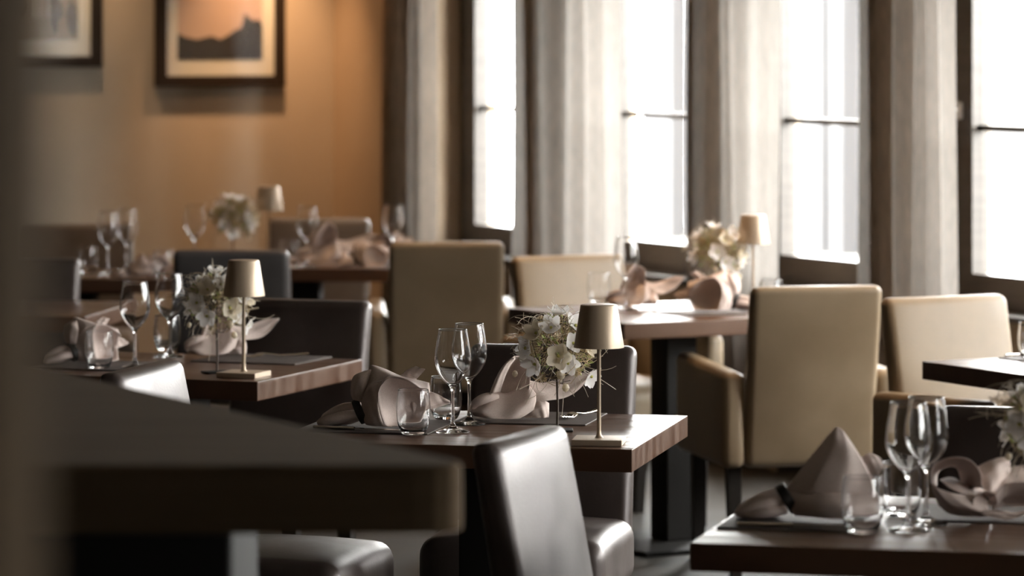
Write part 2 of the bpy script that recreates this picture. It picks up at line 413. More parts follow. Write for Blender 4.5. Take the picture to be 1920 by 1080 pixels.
# high table in the foreground
cx = thing('high_table', 'dark high table blurred in the left foreground', 'table', (-.75, 5.4, 0), 0)
poly = []
P = [Vector((-.035, 4.78)), Vector((-.84, 6.3)), Vector((-1.75, 6.3)), Vector((-1.75, 4.78))]
n = len(P)
for i, p in enumerate(P):
    a = (P[i-1]-p).normalized(); b = (P[(i+1) % n]-p).normalized(); r = .09
    for k in range(7):
        s = k/6; q = (p+a*r)*(1-s)**2+p*2*s*(1-s)+(p+b*r)*s*s
        poly.append((q.x+.75, q.y-5.4))
m = MB(); m.add(*prism(poly, 1.012, 1.10)); o = m.build('tabletop', M_counter, cx, smooth=False)
bv = o.modifiers.new('edge', 'BEVEL'); bv.width = .006; bv.segments = 3
m = MB(); m.add(*rbox(.26, .26, .495, .01, 2), M=T(.105, .05, .52)); m.build('pedestal', M_steel_black, cx)
m = MB(); m.add(*rbox(.34, .34, .012, .005, 2), M=T(.08, .05, .012)); m.build('base_plate', M_steel_black, cx)
# post next to the camera
q = col(-30, 1.42)
st = struct(MB().add(*rbox(.12, .10, CE/2-.003, .006, 2), M=T(q.x-.12, 1.52, CE/2)).build('trim_1', M_column))

# ------------------------------------------------------------------ chairs
def make_chair(name, label, mat, loc, rz, w=.41, arms=False, group=None, cat='chair'):
    """origin: floor under the middle of the seat; faces local +Y"""
    root = thing(name, label, cat, loc, rz, group)
    sd = .46
    hz = .075
    def crown(p):
        z = p.z
        if z > 0: z += .026*(1-(p.x/(w/2+.02))**2)*(1-(p.y/(sd/2))**2)
        return (p.x, p.y, z)
    V, Fc = rbox(w/2+(.0 if arms else .015), sd/2, hz, .042, 6, crown)
    MB().add(V, Fc, M=T(0, 0, .402)).build('seat', mat, root, sharp=0)
    h0, h1, th = (.335, .885, .064); hh = (h1-h0)/2
    def lean(p):
        k = (p.z+hh)/(2*hh)
        return (p.x, p.y*(1.12-.24*k)-(.088*k**1.25)+(.010*(1-(2*p.x/w)**2) if p.y > 0 else -.008*(1-(2*p.x/w)**2)*(1-(2*k-1)**2)), p.z)
    V, Fc = rbox(w/2, th/2, hh, .024, 8, lean)
    MB().add(V, Fc, M=T(0, -sd/2-th/2+.03, h0+hh)).build('backrest', mat, root, sharp=0)
    if arms:
        for s in (-1, 1):
            def slope(p):
                return (p.x, p.y, p.z+(.035*(p.y+.25) if p.z > 0 else 0))
            V, Fc = rbox(.036, .275, .145, .026, 5, slope)
            MB().add(V, Fc, M=T(s*(w/2+.038), .0, .335+.145)).build('armrest', mat, root, sharp=0)
    for sx in (-1, 1):
        for sy in (-1, 1):
            x = sx*(w/2-.03+(.05 if arms else 0)); y = sy*(sd/2-.035)
            t, b = .021, .016
            m = MB(); V = []
            for zz, hw, dy in ((0, b, -.03 if sy < 0 else 0), (.335, t, 0)):
                V += [(x-hw, y-hw+dy, zz), (x+hw, y-hw+dy, zz), (x+hw, y+hw+dy, zz), (x-hw, y+hw+dy, zz)]
            m.add(V, [(3, 2, 1, 0), (4, 5, 6, 7)]+[(i, (i+1) % 4, 4+(i+1) % 4, 4+i) for i in range(4)])
            m.build('leg', M_leg, root, smooth=False)
    return root
def chair_at(label, top, f, mat, **kw):
    """top: point under the middle of the backrest's top edge"""
    f = Vector((f[0], f[1], 0)).normalized()
    c = Vector((top[0], top[1], 0))+f*(.23+.041-.03+.088)
    return make_chair(kw.pop('name', 'dining_chair'), label, mat, c, facing(f.x, f.y), **kw)
chair_at('taupe chair at the left end of the centre table, its backrest above the high table', (-.86, 8.63), (.961, -.275), M_taupe)
chair_at('taupe chair in the front middle, pale backrest tall in front of the centre table', (.004, 7.175), (.93, -.36), M_taupe, w=.39)
chair_at('dark taupe chair behind the centre table, seen between wine glasses and lamp', (.105, 9.22), (-.2, -.98), M_taupe)
chair_at('dark taupe chair at the far side of the left table, behind its lamp', (-.59, 10.78), (-.33, -.94), M_taupe)
chair_at('dark taupe chair behind the lower right table, cut off by the frame', (1.075, 7.68), (-.24, -.97), M_taupe)
chair_at('grey chair seen from behind at the far lamp table', (-.985, 13.2), (.06, 1), M_grey)
chair_at('dark brown chair at the left edge behind the dim table', (-1.66, 12.75), (-.1, -1), M_taupe)
chair_at('beige chair with its back to the wall at the far left table', (-1.74, 15.0), (.1, -1), M_beige, w=.46)
chair_at('beige chair with its back to the wall behind the far lamp table', (-.79, 15.45), (-.06, -1), M_beige, w=.42)
g = 'cream leather armchairs'
chair_at('cream armchair seen from behind, standing above the fanned napkin, before the first window', (-.238, 13.72), (-.06, 1), M_cream, name='armchair', arms=True, group=g, w=.42)
chair_at('cream armchair seen from behind at the window table, solid left arm showing', (.918, 11.33), (-.22, .975), M_cream, name='armchair', arms=True, group=g, w=.41)
chair_at('cream armchair facing the camera behind the window table', (.180, 12.92), (.464, -.886), M_cream, name='armchair', arms=True, group=g, w=.42)
chair_at('cream armchair facing the table at the right edge', (1.245, 10.92), (.464, -.886), M_cream, name='armchair', arms=True, group=g, w=.42)

# ------------------------------------------------------------------ glasses
def wine_prof():
    outer = [(0, 0), (.034, 0), (.0375, .0012), (.037, .0028), (.025, .0060), (.012, .0105), (.0062, .017), (.0044, .028), (.0039, .05), (.0039, .085), (.0048, .096), (.0085, .104), (.018, .113), (.029, .126), (.0370, .141), (.0408, .155), (.0412, .166), (.0398, .182), (.0368, .202), (.0335, .222), (.0322, .231)]
    rim = [(.0318, .2318), (.0313, .231)]
    inner = [(.0326, .222), (.0359, .202), (.0389, .182), (.0402, .166), (.0397, .155), (.0359, .1415), (.0277, .127), (.0165, .1145), (.007, .1075), (0, .1060)]
    return outer+rim+inner
def tumbler_prof():
    outer = [(0, 0), (.020, 0), (.0245, .0015), (.029, .007), (.034, .020), (.0372, .037), (.0384, .053), (.0376, .072), (.0355, .090), (.0340, .100)]
    return outer+[(.0336, .1006), (.0331, .100)]+[(.0346, .090), (.0366, .072), (.0374, .053), (.0362, .037), (.0330, .022), (.027, .0125), (.018, .0100), (0, .0095)]
def smooth_prof(p, n=3):
    out = []
    for i in range(len(p)-1):
        p0, p1, p2, p3 = p[max(i-1, 0)], p[i], p[i+1], p[min(i+2, len(p)-1)]
        for k in range(n):
            t = k/n
            c = [.5*((2*b)+(-a+c_)*t+(2*a-5*b+4*c_-d)*t*t+(-a+3*b-3*c_+d)*t**3) for a, b, c_, d in zip(p0, p1, p2, p3)]
            out.append((max(c[0], 0 if (i in (0,)) else .0002), c[1]))
    out[0] = p[0]; out.append(p[-1]); return out
wineV = lathe(smooth_prof(wine_prof()), 48); tumV = lathe(smooth_prof(tumbler_prof()), 48)
PROTO = {}
def glass(kind, p, label, group):
    if kind not in PROTO:
        m = MB(); m.add(*(wineV if kind == 'wine_glass' else tumV)); o = m.build(kind, M_glass, sharp=0); PROTO[kind] = o
    else:
        o = PROTO[kind].copy(); COL.objects.link(o)
    o.location = (p.x, p.y, .7503); o.rotation_euler = (0, 0, rnd.uniform(0, 6))
    return tag(o, label, 'glass', group)
GW, GT = 'stemmed wine glasses', 'water tumblers'
wg = lambda px, py, l: glass('wine_glass', at(px, py), l, GW)
tu = lambda px, py, l: glass('water_tumbler', at(px, py), l, GT)
wg(849, 811, 'front wine glass of the pair on the centre table')
wg(880, 796, 'rear wine glass of the pair on the centre table')
tu(775, 815, 'clear tumbler at the front of the centre table before the napkin')
tu(836, 787, 'clear tumbler behind the wine glasses on the centre table')
wg(253, 690, 'left wine glass of the pair on the left table')
wg(318, 669, 'right wine glass of the pair on the left table')
tu(186, 692, 'tumbler before the pale napkin on the left table')
tu(313, 658, 'tumbler behind the right wine glass on the left table')
wg(1703, 996, 'front wine glass on the lower right table')
wg(1737, 983, 'rear wine glass on the lower right table')
tu(1617, 1000, 'tumbler before the napkin cone on the lower right table')
tu(1690, 968, 'tumbler behind the wine glasses on the lower right table')
wg(1174, 580, 'wine glass on the window table beside the brown napkin')
tu(1123, 569, 'tumbler on the window table, nearest the cream armchair')
tu(1446, 583, 'tumbler beside the lamp on the window table')
wg(365, 498, 'wine glass left of the flowers on the far lamp table')
wg(576, 501, 'wine glass right of the lamp on the far lamp table')
wg(737, 497, 'rightmost wine glass on the far lamp table, before the curtain')
tu(543, 500, 'tumbler left of the wine glass on the far lamp table')
wg(203, 514, 'tall wine glass on the far left table, the front one')
wg(238, 508, 'wine glass behind the dark napkin on the far left table')
tu(165, 513, 'tumbler at the left end of the far left table')
tu(307, 521, 'tumbler at the right end of the far left table')
tu(1934, 673, 'tumbler on the table cut off by the right edge')

# ------------------------------------------------------------------ lamps
def make_lamp(label, p, rz):
    root = thing('table_lamp', label, 'lamp', (p.x, p.y, .7503), rz, 'cordless table lamps')
    m = MB(); m.add(*rbox(.055, .052, .0065, .0012, 1), M=T(0, 0, .0065)); m.build('base', M_lamp, root)
    m = MB(); m.add(*lathe([(0, .013), (.010, .013), (.0072, .016), (.0052, .021), (.0044, .030), (.0044, .215), (.0060, .217), (.0060, .225), (0, .225)], 20)); m.build('pole', M_lamp, root)
    m = MB(); m.add(*lathe([(.0535, .2105), (.0550, .2105), (.0550, .2125), (.0405, .3015), (.0395, .3035), (.037, .3042), (0, .3042), (0, .3020), (.0365, .3020), (.0385, .3005), (.0535, .2105)], 48)); m.build('shade', M_lamp, root)
    m = MB(); m.add(*lathe([(0, .226), (.012, .226), (.014, .230), (.014, .245), (0, .247)], 20)); m.build('diffuser', principled('opal_diffuser', (.8, .78, .72), .5), root)
    return root
lamp = make_lamp('sand coloured table lamp on the centre table', at(1123, 832), -A12*.6)
dup(lamp, at(457, 706)+Vector((0, 0, .0003)), -A20, 'sand coloured table lamp on the left table')
dup(lamp, at(1412, 578)+Vector((0, 0, .0003)), .5, 'blurred table lamp on the window table, before the curtain')
dup(lamp, at(504, 497)+Vector((0, 0, .0003)), -.1, 'blurred table lamp on the far table, before the orange wall')

# ------------------------------------------------------------------ place mats, cutlery
def placemat(label, corners_front_right, ang, w=.31, d=.30, sgn=-1, cat='placemat'):
    dv = Vector((math.sin(ang), math.cos(ang), 0)); wv = Vector((math.cos(ang), -math.sin(ang), 0))*sgn
    p = Vector((corners_front_right.x, corners_front_right.y, 0))+wv*(w/2)+dv*(d/2)
    m = MB(); m.add(*rbox(w/2, d/2, .0016, .0015, 3), M=T(0, 0, .0016)); o = m.build('placemat', M_mat)
    o.location = (p.x, p.y, .7503); o.rotation_euler = (0, 0, -ang)
    return tag(o, label, cat, 'dark placemats')
placemat('dark placemat under the left napkin of the centre table', at(802, 816), A12)
placemat('dark placemat under the right napkin of the centre table', at(1098, 799), A12, d=.27)
placemat('dark placemat with a fork at the right of the left table', at(553, 685), A20, d=.26)
placemat('dark placemat under the pale napkin at the left of the left table', at(262, 698), A20, w=.33, d=.27)
placemat('dark placemat under the napkin cone on the lower right table', at(1600, 1000), math.radians(14), w=.25, d=.27)
placemat('dark placemat under the curled napkin on the lower right table', at(1960, 985), math.radians(14), w=.26, d=.24)
placemat('dark placemat under the pale napkin on the window table', at(1400, 590), A28, w=.22, d=.22)
placemat('placemat on the table cut off by the right edge', Vector((1.47, 10.13, .75)), A28, w=.32, d=.28, sgn=1)

def knife(p0, p1, label, zoff=.7537):
    d = (p1-p0); L = d.length; root = thing('knife', label, 'knife', (p0.x, p0.y, zoff), math.atan2(d.y, d.x), 'table knives')
    m = MB()
    def sec(u, v):
        x = u*.10; hw = .0055-.0015*abs(2*u-1)+.001*math.sin(u*3)
        a = 2*math.pi*v; return (x, hw*math.cos(a), .0035+.0034*math.sin(a))
    V, Fc = grid(sec, 10, 12); m.add(V, Fc); m.build('handle', M_cut, root, sharp=0)
    m = MB(); pts = [(.098, .0035), (.125, .005), (.16, .0085), (.19, .0085), (.212, .004), (.219, -.001), (.21, -.0045), (.18, -.006), (.13, -.005), (.098, -.0035)]
    m.add(*prism(pts, .0028, .0044)); m.build('blade', M_cut, root, smooth=False); return root
def fork(p0, p1, label, zoff=.7537):
    d = (p1-p0); root = thing('fork', label, 'fork', (p0.x, p0.y, zoff), math.atan2(d.y, d.x), 'table forks')
    m = MB(); m.add(*tube([(0, 0, .004), (.04, 0, .003), (.09, 0, .004), (.13, 0, .010), (.142, 0, .011)], [.0075, .006, .0035, .0030, .0055], 8, .4))
    m.build('handle', M_cut, root)
    m = MB()
    m.add(*tube([(.140, 0, .011), (.150, 0, .009), (.160, 0, .006)], [.006, .0125, .0125], 10, .18))
    for y in (-.0105, -.0035, .0035, .0105):
        m.add(*tube([(.158, y, .0065), (.175, y, .0035), (.195, y, .005), (.205, y, .0085)], [.0021, .0019, .0017, .0009], 6, .7))
    m.build('tines', M_cut, root); return root
k0 = knife(at(588, 806), at(760, 813), 'knife along the front of the napkin on the centre table')
dup(k0, Vector((at(1383, 990).x, at(1383, 990).y, .7537)), -.10, 'copper glinting knife before the napkin cone at lower right')
dup(k0, Vector((1.362, 10.395, .7537)), .482, 'knife on the table cut off by the right edge')
p = at(1116, 774); f0 = fork(p, at(1078, 790), 'fork on the centre table with its tines beside the flower stick')
f0.rotation_euler = (0, 0, math.atan2(-.93, -.36))
dup(f0, Vector((at(578, 668).x, at(578, 668).y, .7537)), math.atan2(-.5, -.87), 'fork on the left table, right of the lamp')

# ------------------------------------------------------------------ napkins
def napkin(label, p, rz, shape, seed=1, sc=1.0, mirror=False):
    """origin: under the gathered middle; tail towards local -X, open folds towards +X; -Y is the side shown to the guest"""
    r = random.Random(seed)
    ox, oy, S, rolls, ring, patches = shape
    root = thing('napkin', label, 'napkin', (p.x, p.y, .7535), rz, 'taupe linen napkins')
    m = MB(); mx = -1 if mirror else 1
    def loc(X, Y, d):
        x, y, z = (X-ox)/S, d, (oy-Y)/S-.109*d
        if z < .006: z = .0025+.0035*math.exp((z-.006)/.02)
        return Vector((x*mx, y, z))
    def cr(P, t):
        n = len(P)-1; k = min(int(t*n), n-1); u = t*n-k
        a, b, c, d = P[max(k-1, 0)], P[k], P[k+1], P[min(k+2, n)]
        if k == 0: a = b*2-c
        if k == n-1: d = c*2-b
        return .5*((b*2)+(c-a)*u+(a*2-b*5+c*4-d)*u*u+(b*3-a-c*3+d)*u**3)
    for rows in patches:
        R = [[Vector(q) for q in row] for row in rows]
        ph = r.uniform(0, 6)
        def fn(u, v):
            q = cr([cr(row, v) for row in R], u)
            w = loc(q.x, q.y, q.z)
            w.y += .0015*math.sin(11*u+5*v+ph)+.0012*math.sin(17*v-6*u+ph); w.x += .001*math.sin(9*v+ph)
            return w
        V, Fc = grid(fn, 18, 24); m.add(V, Fc)
    for pts, r0 in rolls:
        P = [Vector(q) for q in pts]; C = [cr(P, i/14) for i in range(15)]
        W_ = [loc(*c) for c in C]
        rad = [r0*(.8+.45*math.sin(math.pi*min(1, (i/14)*.98)**.9)) if i < 14 else r0*.45 for i in range(15)]
        V, Fc = tube(W_, rad, 14, .85); m.add([(x, y, max(z, .002)) for x, y, z in V], Fc)
    o = m.build('cloth', M_napkin, root, sharp=0); o.scale = (sc,)*3
    s = o.modifiers.new('hem', 'SOLIDIFY'); s.thickness = .0017; s.offset = 0
    if ring:
        (cx_, cy_, rr0, tilt) = ring
        V, Fc = [], []; m = MB(); n = 30; prof = [(-.0005, -.0095), (.0025, -.0085), (.0035, 0), (.0025, .0085), (-.0005, .0095), (-.002, .0)]
        c = Vector(((cx_-ox)/S*mx, 0, (oy-cy_)/S)); M = T(*c) @ Matrix.Rotation(tilt*mx, 4, 'Y')
        for i in range(n):
            a = 2*math.pi*i/n
            for dr, dx in prof:
                q = rr0+dr; V.append((dx, q*math.sin(a)*1.1, q*math.cos(a)))
        k = len(prof)
        for i in range(n):
            for j in range(k):
                Fc.append((i*k+j, ((i+1) % n)*k+j, ((i+1) % n)*k+(j+1) % k, i*k+(j+1) % k))
        V = [tuple(M @ Vector(v)) for v in V]; V = [(x, y, max(z, .0015)) for x, y, z in V]
        m.add(V, Fc); o = m.build('napkin_ring', M_ring, root); o.scale = (sc,)*3
    return root
pi = math.pi
FAN = (440, 872, 3046,
    [([(440, 795, -.012), (330, 800, -.014), (220, 825, -.012), (122, 850, -.008)], .0112), ([(420, 728, .008), (320, 742, .008), (240, 770, .008), (150, 820, .004)], .0100), ([(430, 800, .018), (300, 835, .022), (180, 852, .014)], .010)],
    (415, 768, .0265, -.42),
    [ # puffed fold beside the ring
     [[(375, 715, .0), (395, 700, -.014), (430, 705, -.016), (455, 720, 0)], [(347, 640, .014), (380, 625, -.012), (430, 640, -.022), (470, 650, 0)], [(362, 530, .022), (405, 525, .0), (450, 550, -.012), (490, 560, .01)], [(440, 488, .034), (462, 485, .026), (480, 480, .02), (500, 490, .03)]],
     # big upper sheet rolled over to the right
     [[(425, 690, .012), (470, 500, .045), (482, 448, .04), (560, 466, .042), (690, 522, .04), (800, 548, .036), (892, 572, .03)],
      [(425, 700, -.010), (452, 600, .008), (500, 505, .006), (580, 500, .0), (690, 535, -.004), (800, 572, -.004), (897, 640, .0)],
      [(428, 715, -.022), (450, 640, -.022), (490, 580, -.030), (570, 556, -.036), (650, 532, -.030), (750, 552, -.026), (850, 622, -.022)]],
     # front wall of the cone, left of the opening
     [[(425, 700, -.018), (452, 640, -.020), (490, 582, -.028), (572, 556, -.036), (630, 532, -.034)],
      [(430, 760, -.026), (475, 730, -.036), (510, 690, -.046), (545, 650, -.050), (562, 600, -.046)],
      [(440, 810, -.026), (480, 800, -.040), (515, 780, -.052), (545, 750, -.056), (550, 690, -.052)],
      [(450, 850, -.020), (495, 868, -.036), (540, 872, -.050), (580, 870, -.056), (566, 800, -.054)],
      [(470, 868, -.014), (520, 876, -.030), (580, 880, -.046), (640, 884, -.056), (610, 880, -.056)]],
     # hollow of the cone
     [[(572, 556, -.036), (545, 650, -.050), (550, 745, -.056), (600, 870, -.056), (660, 884, -.054)],
      [(630, 530, -.034), (640, 630, .005), (650, 735, .012), (670, 850, -.010), (700, 884, -.050)],
      [(740, 548, -.028), (760, 640, .020), (770, 735, .026), (770, 830, .004), (770, 880, -.040)],
      [(850, 620, -.022), (880, 680, .010), (888, 730, .02), (870, 790, .0), (840, 860, -.030)]],
     # flat corner to the right
     [[(760, 600, .035), (890, 628, .045), (970, 660, .05), (1032, 696, .05)], [(770, 690, .030), (890, 700, .036), (970, 705, .046), (1036, 708, .05)], [(780, 780, .02), (890, 756, .03), (960, 738, .04), (1024, 716, .05)]],
     # upright tab
     [[(690, 515, .05), (740, 480, .055), (795, 450, .06)], [(730, 540, .045), (775, 505, .05), (830, 466, .055)], [(790, 556, .05), (810, 535, .055), (862, 472, .06)]]])
CURL = (270, 746, 2520,
    [([(215, 620, .01), (160, 625, .0), (110, 645, .0), (68, 678, .01)], .0115), ([(215, 640, .02), (150, 662, .016), (90, 690, .014), (64, 700, .014)], .011)],
    None,
    [ # front sheet, hem rolled up at the left
     [[(150, 628, .02), (200, 592, .02), (270, 596, .018), (340, 566, .016), (400, 552, .010), (440, 600, .0)],
      [(120, 664, -.005), (180, 672, -.022), (260, 694, -.032), (340, 680, -.034), (400, 648, -.026), (440, 640, -.012)],
      [(72, 706, -.012), (110, 712, -.036), (200, 756, -.048), (290, 758, -.050), (370, 724, -.042), (430, 686, -.022)],
      [(84, 730, .012), (110, 742, .0), (200, 764, -.040), (290, 764, -.046), (372, 730, -.036), (430, 694, -.018)]],
     # tall hood, hollow towards the guest
     [[(178, 604, -.01), (212, 505, -.012), (262, 432, -.010), (305, 386, .0)],
      [(205, 606, .03), (235, 520, .036), (280, 440, .036), (325, 378, .024)],
      [(262, 610, .042), (290, 530, .046), (320, 450, .044), (352, 380, .03)],
      [(340, 610, .03), (352, 540, .034), (375, 470, .030), (388, 400, .022)],
      [(400, 600, .0), (402, 550, .0), (408, 490, .0), (404, 430, .008)]],
     [[(174, 600, -.016), (206, 505, -.018), (256, 434, -.016), (300, 388, -.004)], [(192, 598, -.022), (224, 506, -.026), (268, 440, -.022), (310, 392, -.008)], [(236, 588, -.012), (250, 520, -.014), (284, 452, -.010), (318, 394, .0)]],
     # wing rising to the right behind the flowers
     [[(400, 520, .03), (480, 535, .04), (570, 512, .055), (680, 478, .06), (770, 478, .06)],
      [(410, 590, .015), (490, 590, .02), (580, 575, .04), (680, 540, .05), (765, 486, .058)],
      [(420, 660, .0), (500, 640, .006), (610, 624, .03), (690, 578, .045), (760, 492, .056)]],
     # folded cuff on the mat
     [[(370, 690, .01), (440, 645, .006), (490, 640, .006), (516, 656, .01)], [(372, 720, -.012), (440, 690, -.022), (490, 690, -.022), (514, 704, -.010)], [(372, 748, -.014), (440, 750, -.024), (490, 752, -.024), (511, 754, -.010)]]])
PEAK = (551, 780, 2870,
    [([(550, 690, -.012), (450, 712, -.014), (360, 738, -.010), (285, 764, -.006)], .0125), ([(545, 645, .010), (460, 672, .012), (380, 706, .012), (300, 742, .008)], .0115), ([(550, 725, .020), (430, 752, .024), (320, 766, .014)], .011), ([(548, 740, -.022), (440, 752, -.026), (330, 768, -.016)], .009)],
    (556, 678, .0262, -.55),
    [[[(540, 650, -.004), (690, 655, -.040), (850, 656, -.050), (1030, 654, -.02)],
      [(598, 562, .0), (715, 572, -.030), (850, 575, -.040), (1000, 560, -.006)],
      [(690, 450, .012), (765, 450, -.010), (850, 445, -.014), (930, 430, .010)],
      [(775, 350, .022), (800, 348, .014), (840, 345, .014), (875, 345, .022)],
      [(808, 316, .028), (818, 306, .026), (832, 304, .026), (850, 312, .028)]],
     [[(560, 640, .0), (730, 650, -.046), (900, 654, -.052), (1045, 650, -.01)], [(570, 690, -.022), (740, 700, -.066), (900, 715, -.070), (1052, 700, -.03)], [(580, 742, -.022), (745, 752, -.066), (900, 765, -.070), (1054, 750, -.03)], [(600, 770, -.010), (750, 782, -.050), (900, 788, -.054), (1050, 780, -.02)]],
     [[(880, 360, .03), (930, 430, .035), (1000, 560, .03), (1040, 650, .02)], [(860, 380, .05), (930, 470, .065), (1010, 580, .06), (1040, 660, .04)], [(800, 400, .05), (880, 500, .08), (960, 600, .08), (1030, 700, .05)]],
     [[(955, 466, .06), (1015, 440, .07), (1072, 468, .07)], [(965, 520, .05), (1030, 505, .05), (1075, 510, .06)], [(975, 590, .05), (1040, 575, .05), (1065, 545, .06)]]])
ROLLED = (1440, 760, 2870, [], None,
    [[[(1308, 580, -.045), (1318, 495, -.05), (1398, 447, -.05), (1500, 455, -.05), (1568, 520, -.05), (1580, 605, -.045)], [(1330, 590, .0), (1342, 515, .0), (1410, 472, .0), (1490, 480, .0), (1535, 540, .0), (1545, 610, .0)], [(1372, 600, .06), (1382, 530, .06), (1430, 496, .06), (1478, 505, .06), (1502, 560, .06), (1510, 610, .06)]],
     [[(1375, 566, .02), (1440, 555, .03), (1520, 590, .03), (1605, 615, .02)], [(1372, 572, -.03), (1450, 590, -.035), (1530, 620, -.03), (1605, 630, -.02)], [(1400, 600, -.055), (1455, 632, -.06), (1540, 645, -.055), (1605, 636, -.04)]],
     [[(1560, 500, .0), (1640, 462, .01), (1730, 448, .02), (1752, 490, .02)], [(1575, 560, -.02), (1640, 530, -.02), (1710, 500, .0), (1748, 510, .02)], [(1590, 615, -.035), (1630, 632, -.035), (1690, 580, -.01), (1742, 526, .01)]],
     [[(1306, 580, -.045), (1350, 612, -.062), (1450, 640, -.066), (1600, 640, -.05)], [(1312, 620, -.05), (1370, 660, -.074), (1460, 685, -.078), (1600, 690, -.06)], [(1335, 660, -.04), (1400, 700, -.066), (1520, 728, -.07), (1620, 745, -.06)], [(1360, 700, .0), (1420, 745, -.03), (1530, 760, -.04), (1620, 765, -.04)]],
     [[(1522, 700, -.07), (1528, 650, -.075), (1580, 624, -.075), (1640, 640, -.07), (1650, 690, -.07)], [(1540, 705, -.02), (1548, 665, -.02), (1585, 645, -.02), (1625, 660, -.02), (1632, 700, -.02)]],
     [[(1640, 640, -.07), (1680, 590, -.075), (1760, 572, -.075), (1860, 590, -.07), (1900, 640, -.07)], [(1660, 700, -.03), (1700, 650, -.03), (1770, 632, -.03), (1850, 640, -.03), (1890, 680, -.03)], [(1670, 720, .03), (1715, 670, .03), (1770, 655, .03), (1840, 660, .03), (1880, 700, .03)]],
     [[(1540, 728, -.07), (1640, 720, -.075), (1740, 735, -.075), (1850, 712, -.07)], [(1590, 752, -.085), (1690, 770, -.09), (1765, 752, -.09), (1850, 730, -.085)]],
     [[(1660, 530, .03), (1760, 500, .04), (1860, 480, .04)], [(1650, 620, .0), (1750, 580, .01), (1880, 580, .02)], [(1650, 720, .01), (1750, 700, .02), (1900, 700, .02)]]])
napkin('taupe napkin fanning right on the centre table, before the tumblers', at(682, 802), 0, FAN, 3)
napkin('taupe napkin curled upright between wine glasses and flowers on the centre table', at(950, 788), 0, CURL, 5)
napkin('pale napkin on the left table, by its tumbler', at(140, 683), .5, FAN, 8, .9)
napkin('mauve napkin under the flowers of the left table', at(400, 668), .15, CURL, 11, .95)
napkin('taupe napkin rising to a pointed cone on the lower right table', at(1474, 974), 0, PEAK, 14)
napkin('curled mauve napkin on the lower right table, at the right edge', at(1787, 972), 0, ROLLED, 17)
napkin('brown napkin on the window table, behind the wine glass', at(1182, 576), .05, CURL, 20, .92)
napkin('pale napkin on the window table pointing to the lamp', at(1372, 585), 0, FAN, 23, .95, True)
napkin('pink napkin on the far table beside the right wine glass', at(602, 497), .1, CURL, 26, 1.1)
napkin('folded napkin at the front right of the far lamp table', at(672, 503), -.05, FAN, 29, .75)
napkin('small pink napkin behind the cream armchair on the far lamp table', at(715, 489), .3, ROLLED, 31, .9)
napkin('dark napkin with a pale tip on the far left table', at(240, 520), .1, PEAK, 34, .52)
napkin('flat napkin at the right end of the far left table', at(280, 511), -.1, FAN, 37, .5)
napkin('napkin on the table cut off by the right edge', Vector((1.54, 10.40, .75)), .35, FAN, 40, .6)

# ------------------------------------------------------------------ flower sticks
def sph(r, th, ph): return Vector((r*math.sin(th)*math.cos(ph), r*math.sin(th)*math.sin(ph), r*math.cos(th)))
def blossom(parent, pos, nrm, size, rr, mat=None, name='blossom', npet=5, cup=.35):
    m = MB(); q = nrm.to_track_quat('Z', 'Y').to_matrix().to_4x4()
    M = T(*pos) @ q @ RZ(rr.uniform(0, 6))
    for k in range(npet):
        a = 2*pi*k/npet; tw = rr.uniform(-.15, .15)
        def fn(u, v, a=a, tw=tw):
            w = size*.46*math.sin(pi*min(1, .12+u*.83))**.8; y = (2*v-1)*w
            x = size*(.06+.94*u); z = size*cup*(u**1.5)-.12*size*math.sin(pi*v)*u+tw*y
            return (x*math.cos(a)-y*math.sin(a), x*math.sin(a)+y*math.cos(a), z)
        V, Fc = grid(fn, 6, 6); m.add(V, Fc, 0, M)
    V, Fc = lathe([(0, .0), (size*.12, size*.02), (size*.13, size*.1), (size*.07, size*.16), (0, size*.18)], 10)
    o = m.build(name, mat or M_petal, parent, sharp=0)
    MB().add(V, Fc, 0, M).build('stamen', M_yellow, o, sharp=0); return o
